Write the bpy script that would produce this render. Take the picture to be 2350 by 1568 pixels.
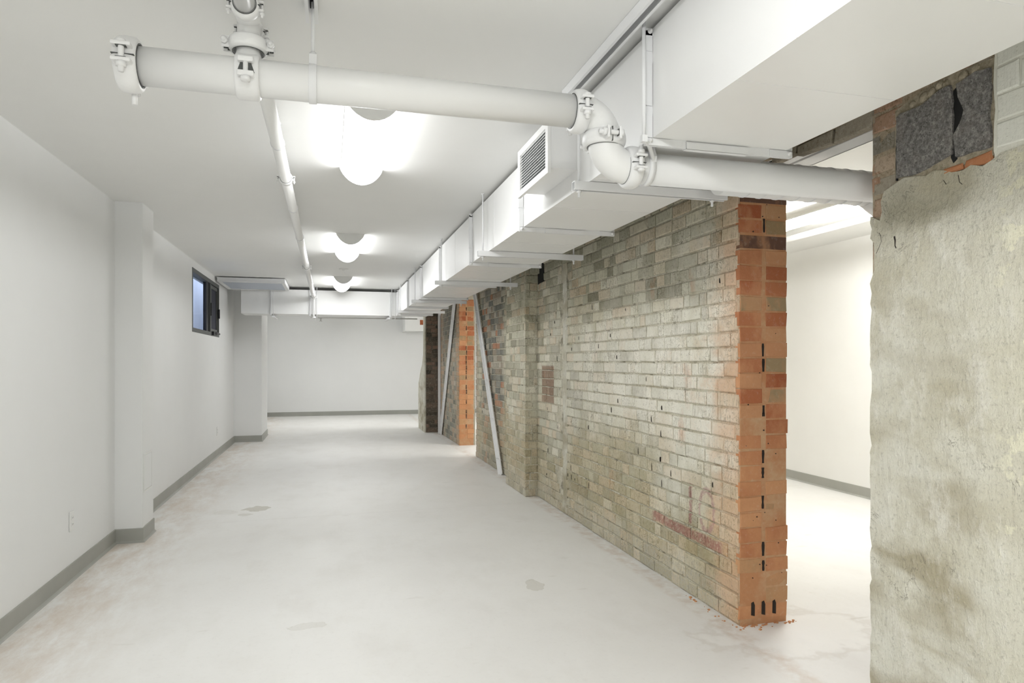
import bpy, math, random
from mathutils import Vector, Matrix
for o in list(bpy.data.objects): bpy.data.objects.remove(o)
scn = bpy.context.scene
C = scn.collection
# ------------------------------------------------------------ camera, world, exposure
cam_d = bpy.data.cameras.new('camera'); cam = bpy.data.objects.new('camera', cam_d); C.objects.link(cam)
cam_d.sensor_width = 36; cam_d.sensor_fit = 'HORIZONTAL'; cam_d.lens = 36*1540/2350
cam_d.shift_y = 46/2350; cam_d.clip_start = .05
YAW = math.atan(420/1540)
cam.location = (0, 0, 1.34); cam.rotation_euler = (math.pi/2, 0, -YAW)
scn.camera = cam
vs = scn.view_settings
vs.view_transform = 'Standard'; vs.look = 'None'; vs.gamma = 1; vs.use_curve_mapping = False
vs.exposure = 1.0
w = bpy.data.worlds.new('world'); scn.world = w; w.use_nodes = True
bg = w.node_tree.nodes['Background']; bg.inputs[0].default_value = (.74, .82, 1, 1); bg.inputs[1].default_value = 1.7
LENS_MAIN, LENS_NEAR, FILL_FAR, LENS_RIGHT = 9.6, 21.0, 16.0, 29.0
WARM = (.985, .995, 1.0)

CH, CR = 2.52, 2.575          # ceiling heights: long room, room behind the brick wall
XL, XW, XT, XR = -1.52, 2.0, 2.27, 5.08
YN, YF = -3.6, 17.23

# ------------------------------------------------------------ materials
class NT:
    def __init__(s, name, rough=.6, metallic=0, spec=.5):
        s.m = bpy.data.materials.new(name); s.m.use_nodes = True; s.t = s.m.node_tree
        s.b = s.t.nodes['Principled BSDF']; s.b.inputs['Roughness'].default_value = rough
        s.b.inputs['Metallic'].default_value = metallic; s.b.inputs['Specular IOR Level'].default_value = spec
        s.co = s.t.nodes.new('ShaderNodeTexCoord').outputs['Object']; s.sep = None
    def n(s, k, ins=None, **kw):
        q = s.t.nodes.new(k)
        for a, b in kw.items(): setattr(q, a, b)
        for a, b in (ins or {}).items():
            if isinstance(b, bpy.types.NodeSocket): s.t.links.new(b, q.inputs[a])
            else: q.inputs[a].default_value = b
        return q
    def xyz(s):
        if not s.sep: s.sep = s.n('ShaderNodeSeparateXYZ', {0: s.co})
        return s.sep.outputs
    def noise(s, scale, detail=4, rough=.55, stretch=None, off=0, dist=0):
        v = s.co
        if stretch or off: v = s.n('ShaderNodeMapping', {'Vector': v, 'Scale': stretch or (1, 1, 1), 'Location': (off, off*.7, off*1.3)}).outputs[0]
        return s.n('ShaderNodeTexNoise', {'Vector': v, 'Scale': scale, 'Detail': detail, 'Roughness': rough, 'Distortion': dist}).outputs[0]
    def map(s, v, a, b, c=0, d=1, smooth=False):
        return s.n('ShaderNodeMapRange', {0: v, 1: a, 2: b, 3: c, 4: d}, interpolation_type='SMOOTHSTEP' if smooth else 'LINEAR').outputs[0]
    def math(s, op, a, b=0, cl=False):
        return s.n('ShaderNodeMath', {0: a, 1: b}, operation=op, use_clamp=cl).outputs[0]
    def mix(s, f, a, b, mode='MIX'):
        q = s.n('ShaderNodeMix', data_type='RGBA', blend_type=mode)
        for i, v in ((0, f), (6, a), (7, b)):
            if isinstance(v, bpy.types.NodeSocket): s.t.links.new(v, q.inputs[i])
            elif i: q.inputs[i].default_value = (*v, 1) if len(v) == 3 else v
            else: q.inputs[i].default_value = v
        return q.outputs[2]
    def ramp(s, v, stops, interp='LINEAR'):
        q = s.n('ShaderNodeValToRGB', {0: v}); r = q.color_ramp; r.interpolation = interp
        while len(r.elements) > 1: r.elements.remove(r.elements[-1])
        r.elements[0].position = stops[0][0]; r.elements[0].color = (*stops[0][1], 1)
        for p, c in stops[1:]: e = r.elements.new(p); e.color = (*c, 1)
        return q.outputs[0]
    def window(s, v, a, b, soft):           # 1 between a and b
        return s.math('MULTIPLY', s.map(v, a-soft, a+soft, smooth=True), s.map(v, b-soft, b+soft, 1, 0, smooth=True))
    def bump(s, h, strength=.3, dist=.01, prev=None):
        ins = {'Strength': strength, 'Distance': dist, 'Height': h}
        if prev: ins['Normal'] = prev
        return s.n('ShaderNodeBump', ins).outputs[0]
    def done(s, col, nrm=None, rough=None):
        if isinstance(col, bpy.types.NodeSocket): s.t.links.new(col, s.b.inputs['Base Color'])
        else: s.b.inputs['Base Color'].default_value = (*col, 1)
        if nrm: s.t.links.new(nrm, s.b.inputs['Normal'])
        if rough: s.t.links.new(rough, s.b.inputs['Roughness'])
        return s.m

def m_paint(name, c, rough, var=.03, bumps=.02, scale=60):
    n = NT(name, rough)
    f = n.map(n.noise(1.6, 5), .3, .7)
    col = n.mix(f, tuple(x*(1-var) for x in c), tuple(min(1, x*(1+var*.4)) for x in c))
    return n.done(col, n.bump(n.noise(scale, 3), bumps, .004))
M = {}
M['drywall'] = m_paint('drywall_white_paint', (.83, .835, .825), .65, .02, .03, 90)
M['ceil'] = m_paint('ceiling_white_paint', (.88, .88, .86), .75, .02, .03, 70)
M['wall_r'] = m_paint('right_room_paint', (.89, .89, .87), .6)
M['duct'] = m_paint('duct_white_paint', (.90, .90, .89), .38, .02, .02, 40)
M['pipe'] = m_paint('pipe_white_paint', (.89, .89, .875), .32, .02, .05, 50)
M['iron'] = m_paint('fitting_white_paint', (.88, .88, .875), .4, .03, .12, 120)
M['steel'] = m_paint('hanger_white_paint', (.87, .875, .88), .45, .03, .05, 80)
M['grille_grey'] = NT('grille_back_grey', .7).done((.20, .215, .22))
M['black'] = NT('shadow_gap_black', .9).done((.012, .012, .012))
M['darkgap'] = NT('cavity_dark', .95).done((.03, .022, .017))  # near-black colour stands in for the dark inside open gaps
M['plastic'] = NT('white_plastic', .4).done((.82, .82, .80))
M['winframe'] = m_paint('window_frame_grey', (.075, .08, .075), .5)
M['winblack'] = NT('window_gasket_black', .5).done((.01, .01, .013))
M['screen'] = NT('dark_insect_screen', .8).done((.035, .037, .055))

def m_baseboard():
    n = NT('baseboard_grey_rubber', .45)
    return n.done(n.mix(n.map(n.noise(3, 4), .3, .7), (.34, .345, .31), (.39, .39, .355)), n.bump(n.noise(30, 2), .04, .003))
M['base'] = m_baseboard()

def m_floor():
    n = NT('poured_concrete_floor', .55)
    x, y, z = n.xyz()
    big = n.noise(.55, 5, .6, off=3); mid = n.noise(3.2, 6, .65, (1, .55, 1)); fine = n.noise(38, 4, .7)
    c = n.mix(n.map(big, .35, .68), (.80, .79, .76), (.87, .865, .84))
    c = n.mix(n.math('MULTIPLY', n.map(mid, .5, .75), .18), c, (.62, .59, .53))
    c = n.mix(n.math('MULTIPLY', n.map(n.noise(11, 6, .7, (1, .4, 1), 5), .62, .80), .35), c, (.88, .87, .84))
    # brown wear along the left baseboard
    wl = n.math('MULTIPLY', n.map(x, -1.5, -.75, 1, 0, True), n.map(n.noise(4.5, 6, .75, (1.4, .5, 1), 9), .38, .66))
    c = n.mix(n.math('MULTIPLY', wl, .8), c, (.60, .50, .40))
    c = n.mix(n.math('MULTIPLY', n.map(fine, .55, .75), .12), c, (.5, .48, .44))
    # sparse dark scuffs
    sc = n.map(n.noise(7, 3, .5, (.5, 1.6, 1), 21), .70, .78)
    c = n.mix(n.math('MULTIPLY', sc, .35), c, (.50, .47, .40))
    # two damp stains with rims
    for (sx, sy, rx, ry, dk) in ((-.64, 6.5, .12, .11, .5), (-.90, 6.42, .10, .09, .10), (-.70, 6.28, .07, .05, .25), (1.19, 3.85, .06, .10, .28), (-.10, 3.55, .09, .05, .14)):
        dx = n.math('DIVIDE', n.math('SUBTRACT', x, sx), rx); dy = n.math('DIVIDE', n.math('SUBTRACT', y, sy), ry)
        d = n.math('ADD', n.math('MULTIPLY', dx, dx), n.math('MULTIPLY', dy, dy))
        d = n.math('ADD', d, n.map(n.noise(9, 4, off=sx), .3, .7, -.7, .7))
        c = n.mix(n.math('MULTIPLY', n.map(d, 1.0, .85), dk), c, (.42, .39, .29))
        c = n.mix(n.math('MULTIPLY', n.window(d, .88, 1.0, .06), dk*.8+.1), c, (.42, .39, .30))
    # saw-cut joints
    for (jy, k) in ((6.05, -.03), (1.0, 0), (11.2, 0)):
        yy = n.math('ADD', y, n.math('MULTIPLY', x, k))
        c = n.mix(n.math('MULTIPLY', n.window(yy, jy-.002, jy+.002, .002), .4), c, (.45, .43, .40))
    # splash of cement and brick dust round the foot of the near brick end
    dx = n.math('DIVIDE', n.math('SUBTRACT', x, 2.2), .42); dy = n.math('DIVIDE', n.math('SUBTRACT', y, 2.85), .26)
    d = n.math('ADD', n.math('ADD', n.math('MULTIPLY', dx, dx), n.math('MULTIPLY', dy, dy)), n.map(n.noise(8, 5, off=2), .3, .7, -.6, .6))
    c = n.mix(n.math('MULTIPLY', n.map(d, 1.0, .5), .35), c, (.90, .885, .84))
    c = n.mix(n.math('MULTIPLY', n.window(d, .95, 1.3, .2), .22), c, (.52, .46, .37))
    ln = n.math('MULTIPLY', n.window(x, 1.88, 2.0, .03), n.map(n.noise(14, 5, off=8), .4, .65))
    c = n.mix(n.math('MULTIPLY', ln, .45), c, (.55, .43, .33))
    return n.done(c, n.bump(fine, .06, .004, n.bump(mid, .05, .02)), n.map(mid, .3, .7, .42, .65))
M['floor'] = m_floor()

def m_brick(kind):
    n = NT('old_brick_'+kind, .85, spec=.25)
    x, y, z = n.xyz()
    a = n.n('ShaderNodeAttribute', attribute_name='bc', attribute_type='GEOMETRY').outputs['Color']
    s = n.n('ShaderNodeSeparateColor', {0: a}).outputs
    r1, r2, isb = s[0], s[1], s[2]
    big = n.noise(1.1, 5, .6, off=4.2); mid = n.noise(5, 6, .65, off=1); fine = n.noise(45, 5, .75)
    rake = n.noise(1, 3, .6, (150, 150, 9)); pit = n.noise(90, 3, .8)
    if kind == 'worn':
        col = n.ramp(r1, [(0, (.31, .29, .21)), (.2, (.45, .43, .32)), (.45, (.58, .565, .44)), (.65, (.68, .65, .51)), (.82, (.60, .49, .34)), (1, (.77, .745, .62))])
        # olive / ochre run-off on the lower half, dirt plus painted duct shade at the top courses
        low = n.math('MULTIPLY', n.map(n.math('ADD', z, n.map(big, .3, .7, -.45, .45)), .95, .55, 0, 1, True), n.map(mid, .35, .6, .35, .8))
        col = n.mix(low, col, n.mix(r2, (.44, .385, .24), (.66, .56, .39)))
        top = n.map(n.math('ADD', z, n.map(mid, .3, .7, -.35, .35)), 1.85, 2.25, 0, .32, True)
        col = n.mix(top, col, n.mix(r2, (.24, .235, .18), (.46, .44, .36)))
        # old whitewash, thickest at chest height towards the near end
        ww = n.math('MULTIPLY', n.window(n.math('ADD', z, n.map(big, .3, .7, -.35, .35)), .78, 1.78, .3), n.map(y, 7.2, 3.8, .15, 1, True))
        ww = n.math('MULTIPLY', ww, n.map(n.math('ADD', n.math('MULTIPLY', fine, .5), n.math('MULTIPLY', mid, .5)), .36, .54, .35, 1))
        col = n.mix(n.math('MULTIPLY', ww, .9), col, n.mix(r2, (.88, .85, .75), (.95, .92, .83)))
        # pale band of lime at the foot
        ft = n.math('MULTIPLY', n.map(n.math('ADD', z, n.map(mid, .3, .7, -.1, .1)), .28, .1, 0, .55, True), n.map(fine, .4, .6))
        col = n.mix(ft, col, (.64, .63, .58))
        # mix of red, orange and blue-grey bricks left of the pilaster
        reg = n.math('MULTIPLY', n.window(y, 7.7, 8.9, .12), n.map(z, .5, 1.0, .4, 1))
        col = n.mix(n.math('MULTIPLY', reg, .8), col, n.ramp(r1, [(0, (.16, .165, .155)), (.25, (.24, .235, .21)), (.45, (.30, .23, .17)), (.62, (.44, .40, .33)), (.80, (.46, .19, .10)), (.9, (.55, .50, .42)), (1, (.26, .13, .10))], 'CONSTANT'))
        # square of bare brown brick, and the orange-dusted last half metre
        sq = n.math('MULTIPLY', n.window(y, 5.86, 6.22, .012), n.window(z, .95, 1.30, .012))
        col = n.mix(n.math('MULTIPLY', sq, .85), col, n.mix(r1, (.25, .14, .09), (.38, .27, .19)))
        ed = n.math('MULTIPLY', n.map(n.math('ADD', y, n.map(mid, .3, .7, -.14, .14)), 3.36, 3.0, 0, 1, True), n.map(z, 2.3, 1.9, .5, 1))
        col = n.mix(n.math('MULTIPLY', ed, .70), col, n.mix(r2, (.72, .43, .25), (.70, .52, .35)))
        ed2 = n.math('MULTIPLY', n.map(y, 9.0, 9.2), .5)
        col = n.mix(ed2, col, (.56, .42, .32))
        # faded maroon paint marks
        def mark(col, m, c, k=.75): return n.mix(n.math('MULTIPLY', n.math('MULTIPLY', m, k), n.map(fine, .38, .5, .35, 1)), col, c)
        zz = n.math('ADD', z, n.map(mid, .3, .7, -.012, .012))
        col = mark(col, n.math('MULTIPLY', n.window(y, 3.12, 3.9, .03), n.window(zz, .325, .385, .006)), (.40, .17, .15))
        col = mark(col, n.math('MULTIPLY', n.window(y, 3.425, 3.455, .006), n.window(zz, .42, .64, .01)), (.42, .18, .19), .7)
        dy = n.math('DIVIDE', n.math('SUBTRACT', y, 3.27), .085); dz = n.math('DIVIDE', n.math('SUBTRACT', z, .52), .13)
        rr = n.math('SQRT', n.math('ADD', n.math('MULTIPLY', dy, dy), n.math('MULTIPLY', dz, dz)))
        col = mark(col, n.window(rr, .72, 1.0, .08), (.45, .24, .25), .6)
        # rust weeps
        ru = n.map(n.noise(2.3, 4, .5, (1, 1.4, .6), 17), .67, .74)
        col = n.mix(n.math('MULTIPLY', ru, .45), col, (.56, .25, .10))
    elif kind == 'second':
        col = n.ramp(r1, [(0, (.22, .22, .19)), (.3, (.34, .33, .28)), (.6, (.46, .43, .35)), (.8, (.50, .38, .28)), (1, (.56, .52, .44))])
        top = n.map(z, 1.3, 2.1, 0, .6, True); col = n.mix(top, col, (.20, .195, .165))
        ed = n.math('MAXIMUM', n.map(y, 10.95, 10.6, 0, .8, True), n.map(y, 11.9, 12.3, 0, .55, True))
        col = n.mix(ed, col, n.mix(r2, (.60, .36, .21), (.62, .50, .37)))
    elif kind == 'orange':
        col = n.ramp(r1, [(0, (.38, .115, .05)), (.3, (.46, .165, .075)), (.55, (.54, .245, .12)), (.78, (.60, .32, .165)), (.86, (.33, .24, .13)), (.90, (.42, .31, .18)), (.93, (.155, .085, .06)), (1, (.155, .085, .06))], 'LINEAR')
        sm = n.math('MULTIPLY', n.map(n.noise(6, 5, .6, (1, 1, .6), 6), .5, .62), .55)
        col = n.mix(sm, col, (.66, .34, .175))
        sm2 = n.math('MULTIPLY', n.map(z, 1.15, .8, 0, .75, True), n.map(n.noise(3, 4, off=11), .3, .5))
        col = n.mix(n.math('MULTIPLY', sm2, .85), col, (.66, .34, .165))
    elif kind == 'sooty':
        col = n.ramp(r1, [(0, (.25, .23, .19)), (.4, (.40, .355, .28)), (.75, (.44, .27, .18)), (1, (.56, .49, .38))])
    elif kind == 'white':
        col = n.mix(r2, (.86, .86, .77), (.90, .90, .82))
        col = n.mix(n.map(pit, .66, .72, 0, .6), col, (.42, .38, .29))
    else:                                    # dark: broken end of the far wall
        col = n.ramp(r1, [(0, (.10, .09, .07)), (.5, (.20, .16, .12)), (1, (.30, .20, .15))])
    # mortar between bricks (attribute blue = 1 on brick, 0 on mortar)
    mort = {'worn': n.mix(n.map(n.noise(7, 6, .7, None, 40), .54, .62, 0, .7), n.mix(n.map(mid, .35, .65), (.52, .48, .36), (.80, .77, .66)), (.18, .16, .11)), 'second': (.50, .46, .37),
            'orange': n.mix(n.map(mid, .4, .6), (.55, .27, .13), (.60, .38, .22)), 'sooty': (.44, .36, .26), 'white': (.86, .85, .75), 'dark': (.20, .165, .13)}[kind]
    if kind == 'worn':
        mort = n.mix(n.map(y, 3.3, 3.02, 0, .6, True), mort, (.66, .42, .26))
        mort = n.mix(n.map(z, 2.0, 2.35, 0, .5, True), mort, (.28, .26, .20))  # mortar darkens upward with the same dirt and painted shade
    col = n.mix(isb, mort, col)
    k = .48 if kind in ('worn', 'second', 'sooty') else .3
    if kind == 'white': k = .12
    col = n.mix(n.math('MULTIPLY', n.map(fine, .52, .66), k*(.75 if kind != 'orange' else .3)), col, n.mix(1.0, col, (.42, .40, .34), 'MULTIPLY'))
    if kind != 'orange': col = n.mix(n.math('MULTIPLY', n.math('MULTIPLY', n.map(rake, .54, .64), n.map(r2, .35, .6)), k), col, n.mix(1.0, col, (.45, .43, .36), 'MULTIPLY'))
    col = n.mix(n.math('MULTIPLY', n.map(fine, .44, .34), .25 if kind != 'orange' else .1), col, (.80, .77, .69))
    if kind in ('worn', 'second', 'sooty', 'dark'):
        cr = n.noise(16, 5, .6, (1, 1, 1.2), 14, 1.2); fz = n.window(cr, .488, .512, .008)
        fz = n.math('MULTIPLY', n.math('MULTIPLY', fz, n.map(mid, .44, .56)), n.map(r2, .25, .5))
        col = n.mix(n.math('MULTIPLY', fz, .8), col, n.mix(1.0, col, (.36, .33, .25), 'MULTIPLY'))
        col = n.mix(n.math('MULTIPLY', n.map(pit, .60, .68), .55), col, n.mix(1.0, col, (.40, .37, .28), 'MULTIPLY'))
        dk = n.math('MULTIPLY', n.map(n.noise(2.6, 5, .65, (1, 1, .8), 52), .54, .66), .35)
        col = n.mix(dk, col, n.mix(1.0, col, (.60, .56, .42), 'MULTIPLY'))
    nr = n.bump(rake, .25 if kind != 'orange' else .08, .004, n.bump(fine, .55 if kind != 'orange' else .25, .006, n.bump(mid, .3, .02)))
    return n.done(col, nr)
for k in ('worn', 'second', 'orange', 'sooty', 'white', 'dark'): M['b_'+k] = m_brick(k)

def m_plaster():
    n = NT('scraped_cement_render', .85, spec=.25)
    x, y, z = n.xyz()
    big = n.noise(2.2, 5, .6, (1, 1, 1.3), 7); mid = n.noise(7, 6, .7, (1, 1, .6), 3); st = n.noise(1, 6, .7, (42, 42, 6), 0, 1.0); fine = n.noise(60, 5, .8)
    c = n.mix(n.map(big, .38, .66), (.76, .745, .655), (.60, .565, .44))
    c = n.mix(n.map(y, 1.75, 1.55, 0, .5, True), c, (.70, .67, .54))
    # brown damp blotches low down and a band near the top
    bl = n.map(n.noise(3.0, 3, .5, (1, .8, 1.9), 12, .4), .46, .62)
    bl = n.math('MULTIPLY', bl, n.map(y, 1.62, 1.72, .15, 1, True))
    c = n.mix(n.math('MULTIPLY', bl, n.map(z, 1.2, .8, .35, .75)), c, (.37, .32, .205))
    bd = n.math('MULTIPLY', n.window(n.math('ADD', z, n.map(big, .3, .7, -.1, .1)), 1.87, 1.97, .05), n.window(y, 1.72, 2.06, .05))
    c = n.mix(n.math('MULTIPLY', bd, .6), c, (.36, .34, .255))
    c = n.mix(n.math('MULTIPLY', n.map(mid, .52, .66), .6), c, (.86, .84, .76))
    yl = n.math('MULTIPLY', n.map(y, 1.64, 1.56), n.map(n.noise(9, 4, .6, off=31), .55, .58))
    c = n.mix(n.math('MULTIPLY', yl, .8), c, (.83, .80, .62))
    c = n.mix(n.math('MULTIPLY', n.map(st, .52, .72), .26), c, (.40, .365, .28))
    c = n.mix(n.math('MULTIPLY', n.map(fine, .54, .66), .5), c, (.33, .31, .25))
    cr = n.window(n.noise(5, 5, .6, None, 33, 1.5), .494, .506, .004)
    c = n.mix(n.math('MULTIPLY', n.math('MULTIPLY', cr, n.map(n.noise(3, 3, .5, None, 44), .56, .62)), .7), c, (.24, .22, .17))
    nr = n.bump(st, .14, .005, n.bump(fine, .45, .007, n.bump(mid, .8, .04)))
    return n.done(c, nr)
M['plaster'] = m_plaster()

def m_cinder():
    n = NT('cinder_block', .95, spec=.15)
    v = n.n('ShaderNodeTexVoronoi', {'Vector': n.co, 'Scale': 75.0}).outputs
    f = n.noise(80, 6, .85)
    c = n.ramp(f, [(.3, (.08, .077, .075)), (.46, (.23, .22, .21)), (.58, (.42, .40, .375)), (.70, (.66, .63, .58))])
    c = n.mix(n.map(v[0], .16, .10, 0, .85), c, (.04, .04, .042))
    c = n.mix(n.map(n.noise(14, 3), .5, .75, 0, .3), c, (.36, .31, .27))
    return n.done(c, n.bump(f, .9, .006, n.bump(v[0], .5, .006)))
M['cinder'] = m_cinder()
def m_rubble():
    n = NT('crumbling_mortar', .95, spec=.15)
    f = n.noise(60, 5, .8)
    return n.done(n.mix(n.map(f, .35, .65), (.34, .29, .20), (.62, .55, .42)), n.bump(f, .9, .01))
M['rubble'] = m_rubble()
def m_outside():
    n = NT('lightwell_concrete', .8)
    return n.done(n.mix(n.map(n.noise(2, 5, .6, (1, 1, .3)), .3, .7), (.42, .44, .48), (.56, .58, .62)))
M['outside'] = m_outside()

def m_emit(name, col, k):
    m = bpy.data.materials.new(name); m.use_nodes = True; t = m.node_tree; t.nodes.clear()
    e = t.nodes.new('ShaderNodeEmission'); e.inputs[0].default_value = (*col, 1); e.inputs[1].default_value = k
    o = t.nodes.new('ShaderNodeOutputMaterial'); t.links.new(e.outputs[0], o.inputs[0]); return m
M['lens'] = m_emit('lit_lens', WARM, LENS_MAIN)
M['lens_r'] = m_emit('lit_lens_warm', (1, .985, .95), LENS_RIGHT)
M['lens_n'] = m_emit('lit_lens_near', WARM, LENS_NEAR)
M['lens_fill'] = m_emit('far_fill_lens', WARM, FILL_FAR)
def m_glass():
    m = bpy.data.materials.new('window_glass'); m.use_nodes = True; t = m.node_tree; t.nodes.clear()
    a = t.nodes.new('ShaderNodeBsdfTransparent'); a.inputs[0].default_value = (.9, .93, .97, 1)
    b = t.nodes.new('ShaderNodeBsdfGlossy'); b.inputs[1].default_value = .03
    x = t.nodes.new('ShaderNodeMixShader'); x.inputs[0].default_value = .10
    o = t.nodes.new('ShaderNodeOutputMaterial'); t.links.new(a.outputs[0], x.inputs[1])
    t.links.new(b.outputs[0], x.inputs[2]); t.links.new(x.outputs[0], o.inputs[0]); return m
M['glass'] = m_glass()
def m_diff():
    n = NT('unlit_diffuser', .35); return n.done((.50, .55, .64))  # bluish reflection of the window light is put into the colour
M['diffuser'] = m_diff()

# ------------------------------------------------------------ mesh helpers
class MB:
    def __init__(s): s.v = []; s.f = []; s.sm = []; s.c = []; s.mi = []
    def add(s, vs_, fs, smooth=False, col=(0, 0, 1), mi=0):
        b = len(s.v); s.v += [tuple(p) for p in vs_]
        for f in fs: s.f.append(tuple(b+i for i in f)); s.sm.append(smooth); s.c.append(col); s.mi.append(mi)
        return s
    def box(s, x0, x1, y0, y1, z0, z1, **k):
        v = [(x, y, z) for z in (z0, z1) for y in (y0, y1) for x in (x0, x1)]
        return s.add(v, [(0, 2, 3, 1), (4, 5, 7, 6), (0, 1, 5, 4), (2, 6, 7, 3), (0, 4, 6, 2), (1, 3, 7, 5)], **k)
    def prism(s, pts, axis, a0, a1, **k):    # pts in the two other axes (in xyz order)
        def P(p, a): q = list(p); q.insert(axis, a); return tuple(q)
        n = len(pts); v = [P(p, a0) for p in pts]+[P(p, a1) for p in pts]
        f = [tuple(range(n)), tuple(range(2*n-1, n-1, -1))]+[(i, i+n, (i+1) % n+n, (i+1) % n) for i in range(n)]
        return s.add(v, f, **k)
    def tube(s, pts, r, seg=20, caps=True, smooth=True, **k):
        pts = [Vector(p) for p in pts]; rs = r if isinstance(r, (list, tuple)) else [r]*len(pts)
        d0 = (pts[1]-pts[0]).normalized(); u = d0.orthogonal().normalized(); V = []; prev = d0
        for i, p in enumerate(pts):
            a = pts[max(0, i-1)]; b = pts[min(len(pts)-1, i+1)]; d = (b-a)
            d = d.normalized() if d.length > 1e-7 else prev
            u = (u-d*u.dot(d)).normalized(); w_ = d.cross(u); prev = d
            for j in range(seg):
                t = 2*math.pi*j/seg; V.append(p+(u*math.cos(t)+w_*math.sin(t))*rs[i])
        F = [(i*seg+j, i*seg+(j+1) % seg, (i+1)*seg+(j+1) % seg, (i+1)*seg+j) for i in range(len(pts)-1) for j in range(seg)]
        b = len(s.v); s.add(V, F, smooth=smooth, **k)
        if caps:
            n = len(pts)-1
            for f in (tuple(b+j for j in range(seg-1, -1, -1)), tuple(b+n*seg+j for j in range(seg))):
                s.f.append(f); s.sm.append(False); s.c.append((0, 0, 1)); s.mi.append(k.get('mi', 0))
        return s
    def lathe(s, c, axis, prof, seg=32, **k):  # prof: (along, radius)
        c = Vector(c); ax = Vector(axis).normalized()
        u = ax.orthogonal().normalized(); w_ = ax.cross(u); V = []
        for a, r in prof:
            for j in range(seg):
                t = 2*math.pi*j/seg; V.append(c+ax*a+(u*math.cos(t)+w_*math.sin(t))*r)
        F = [(i*seg+j, i*seg+(j+1) % seg, (i+1)*seg+(j+1) % seg, (i+1)*seg+j) for i in range(len(prof)-1) for j in range(seg)]
        return s.add(V, F, smooth=True, **k)
    def obox(s, c, ex, ey, ez, **k):          # oriented box: centre, three half-extent vectors
        c = Vector(c); ex, ey, ez = Vector(ex), Vector(ey), Vector(ez)
        v = [c+ex*i+ey*j+ez*l for l in (-1, 1) for j in (-1, 1) for i in (-1, 1)]
        return s.add(v, [(0, 2, 3, 1), (4, 5, 7, 6), (0, 1, 5, 4), (2, 6, 7, 3), (0, 4, 6, 2), (1, 3, 7, 5)], **k)
    def build(s, name, mat, parent=None, bevel=0, origin=None):
        me = bpy.data.meshes.new(name)
        off = Vector(origin) if origin else Vector((0, 0, 0))
        me.from_pydata([tuple(Vector(p)-off) for p in s.v], [], s.f)
        for m in (mat if isinstance(mat, (list, tuple)) else [mat]): me.materials.append(m)
        me.polygons.foreach_set('use_smooth', s.sm); me.polygons.foreach_set('material_index', s.mi)
        ca = me.color_attributes.new('bc', 'FLOAT_COLOR', 'CORNER')
        dat = []
        for p, c in zip(me.polygons, s.c): dat += [c[0], c[1], c[2], 1.0]*p.loop_total
        ca.data.foreach_set('color', dat)
        me.update(); o = bpy.data.objects.new(name, me); C.objects.link(o)
        o.location = off
        if bevel:
            b = o.modifiers.new('bevel', 'BEVEL'); b.width = bevel; b.segments = 2; b.limit_method = 'ANGLE'; b.harden_normals = False
        if parent:
            o.parent = parent; q_ = parent; base = Vector((0, 0, 0))
            while q_: base += q_.location; q_ = q_.parent
            o.location = off-base
        return o
def tag(o, label=None, cat=None, group=None, kind=None):
    for k, v in (('label', label), ('category', cat), ('group', group), ('kind', kind)):
        if v: o[k] = v
    return o
def thing(name, label, cat, loc=(0, 0, 0), group=None):
    o = bpy.data.objects.new(name, None); C.objects.link(o); o.location = loc; o.empty_display_size = .1
    return tag(o, label, cat, group)
def struct(mb, name, mat, label=None, **k):
    return tag(mb.build(name, mat, **k), label, 'wall' if name.startswith('wall') else name.split('_')[0], None, 'structure')
def copy_tree(o, parent=None):
    c = o.copy(); C.objects.link(c)
    if parent: c.parent = parent
    for ch in list(o.children): copy_tree(ch, c)
    return c
# rows of bricks on a face.  o: corner, u: along, n: outward normal; each rect is (u0, u1, z0, z1)
def bricks(mb, o, u, n, rects, proud, rng, jit=.0025, bev=.005, fix=None, depth=.03):
    o, u, n = Vector(o), Vector(u), Vector(n)
    for (a, b, z0, z1) in rects:
        rc = fix if fix else (rng.random(), rng.random(), 1)
        j = lambda: rng.uniform(-jit, jit)
        pr = proud+rng.uniform(-.002, .0025)
        out = [(a+j(), z0+j()), (b+j(), z0+j()), (b+j(), z1+j()), (a+j(), z1+j())]
        inn = [(p+(bev if i in (0, 3) else -bev), q+(bev if i < 2 else -bev)) for i, (p, q) in enumerate(out)]
        W = lambda p, q, d: o+u*p+n*d+Vector((0, 0, q))
        V = [W(p, q, -depth) for p, q in out]+[W(p, q, pr-bev*.8) for p, q in out]+[W(p, q, pr+rng.uniform(-.001, .001)) for p, q in inn]
        F = [(8, 9, 10, 11)]+[(4+i, 4+(i+1) % 4, 8+(i+1) % 4, 8+i) for i in range(4)]+[(i, (i+1) % 4, 4+(i+1) % 4, 4+i) for i in range(4)]
        if u.cross(Vector((0, 0, 1))).dot(n) < 0: F = [tuple(reversed(f)) for f in F]
        mb.add(V, F, col=rc)
def courses(L, z0, z1, rng, pitch=.0785, gap=.011, lens=(.215, .215, .215, .105, .105, .16, .075), wob=0):
    R = []; k = 0; z = z0
    while z < z1-.03:
        zt = min(z+pitch-gap, z1); a = -rng.random()*.1
        while a < L:
            l = rng.choice(lens)+rng.uniform(-.006, .006); s0, s1 = max(a, 0), min(a+l-gap*.8, L)
            if s1-s0 > .03: R.append((s0, s1, z, zt))
            a += l
        z += pitch; k += 1
    return R

# ------------------------------------------------------------ setting: slabs and plain walls
struct(MB().box(XL-.2, XR+.2, YN-.2, YF+.2, -.2, 0), 'floor', M['floor'], 'pale trowelled concrete floor with damp stains')
struct(MB().box(XL-.2, XT-.13, YN-.2, YF+.2, CH, CH+.2), 'ceiling', M['ceil'], 'smooth white ceiling over the long room')
struct(MB().box(XT-.13, XR+.2, YN-.2, YF+.2, CR, CR+.2), 'ceiling', M['ceil'], 'white ceiling over the room behind the brick wall')
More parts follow.
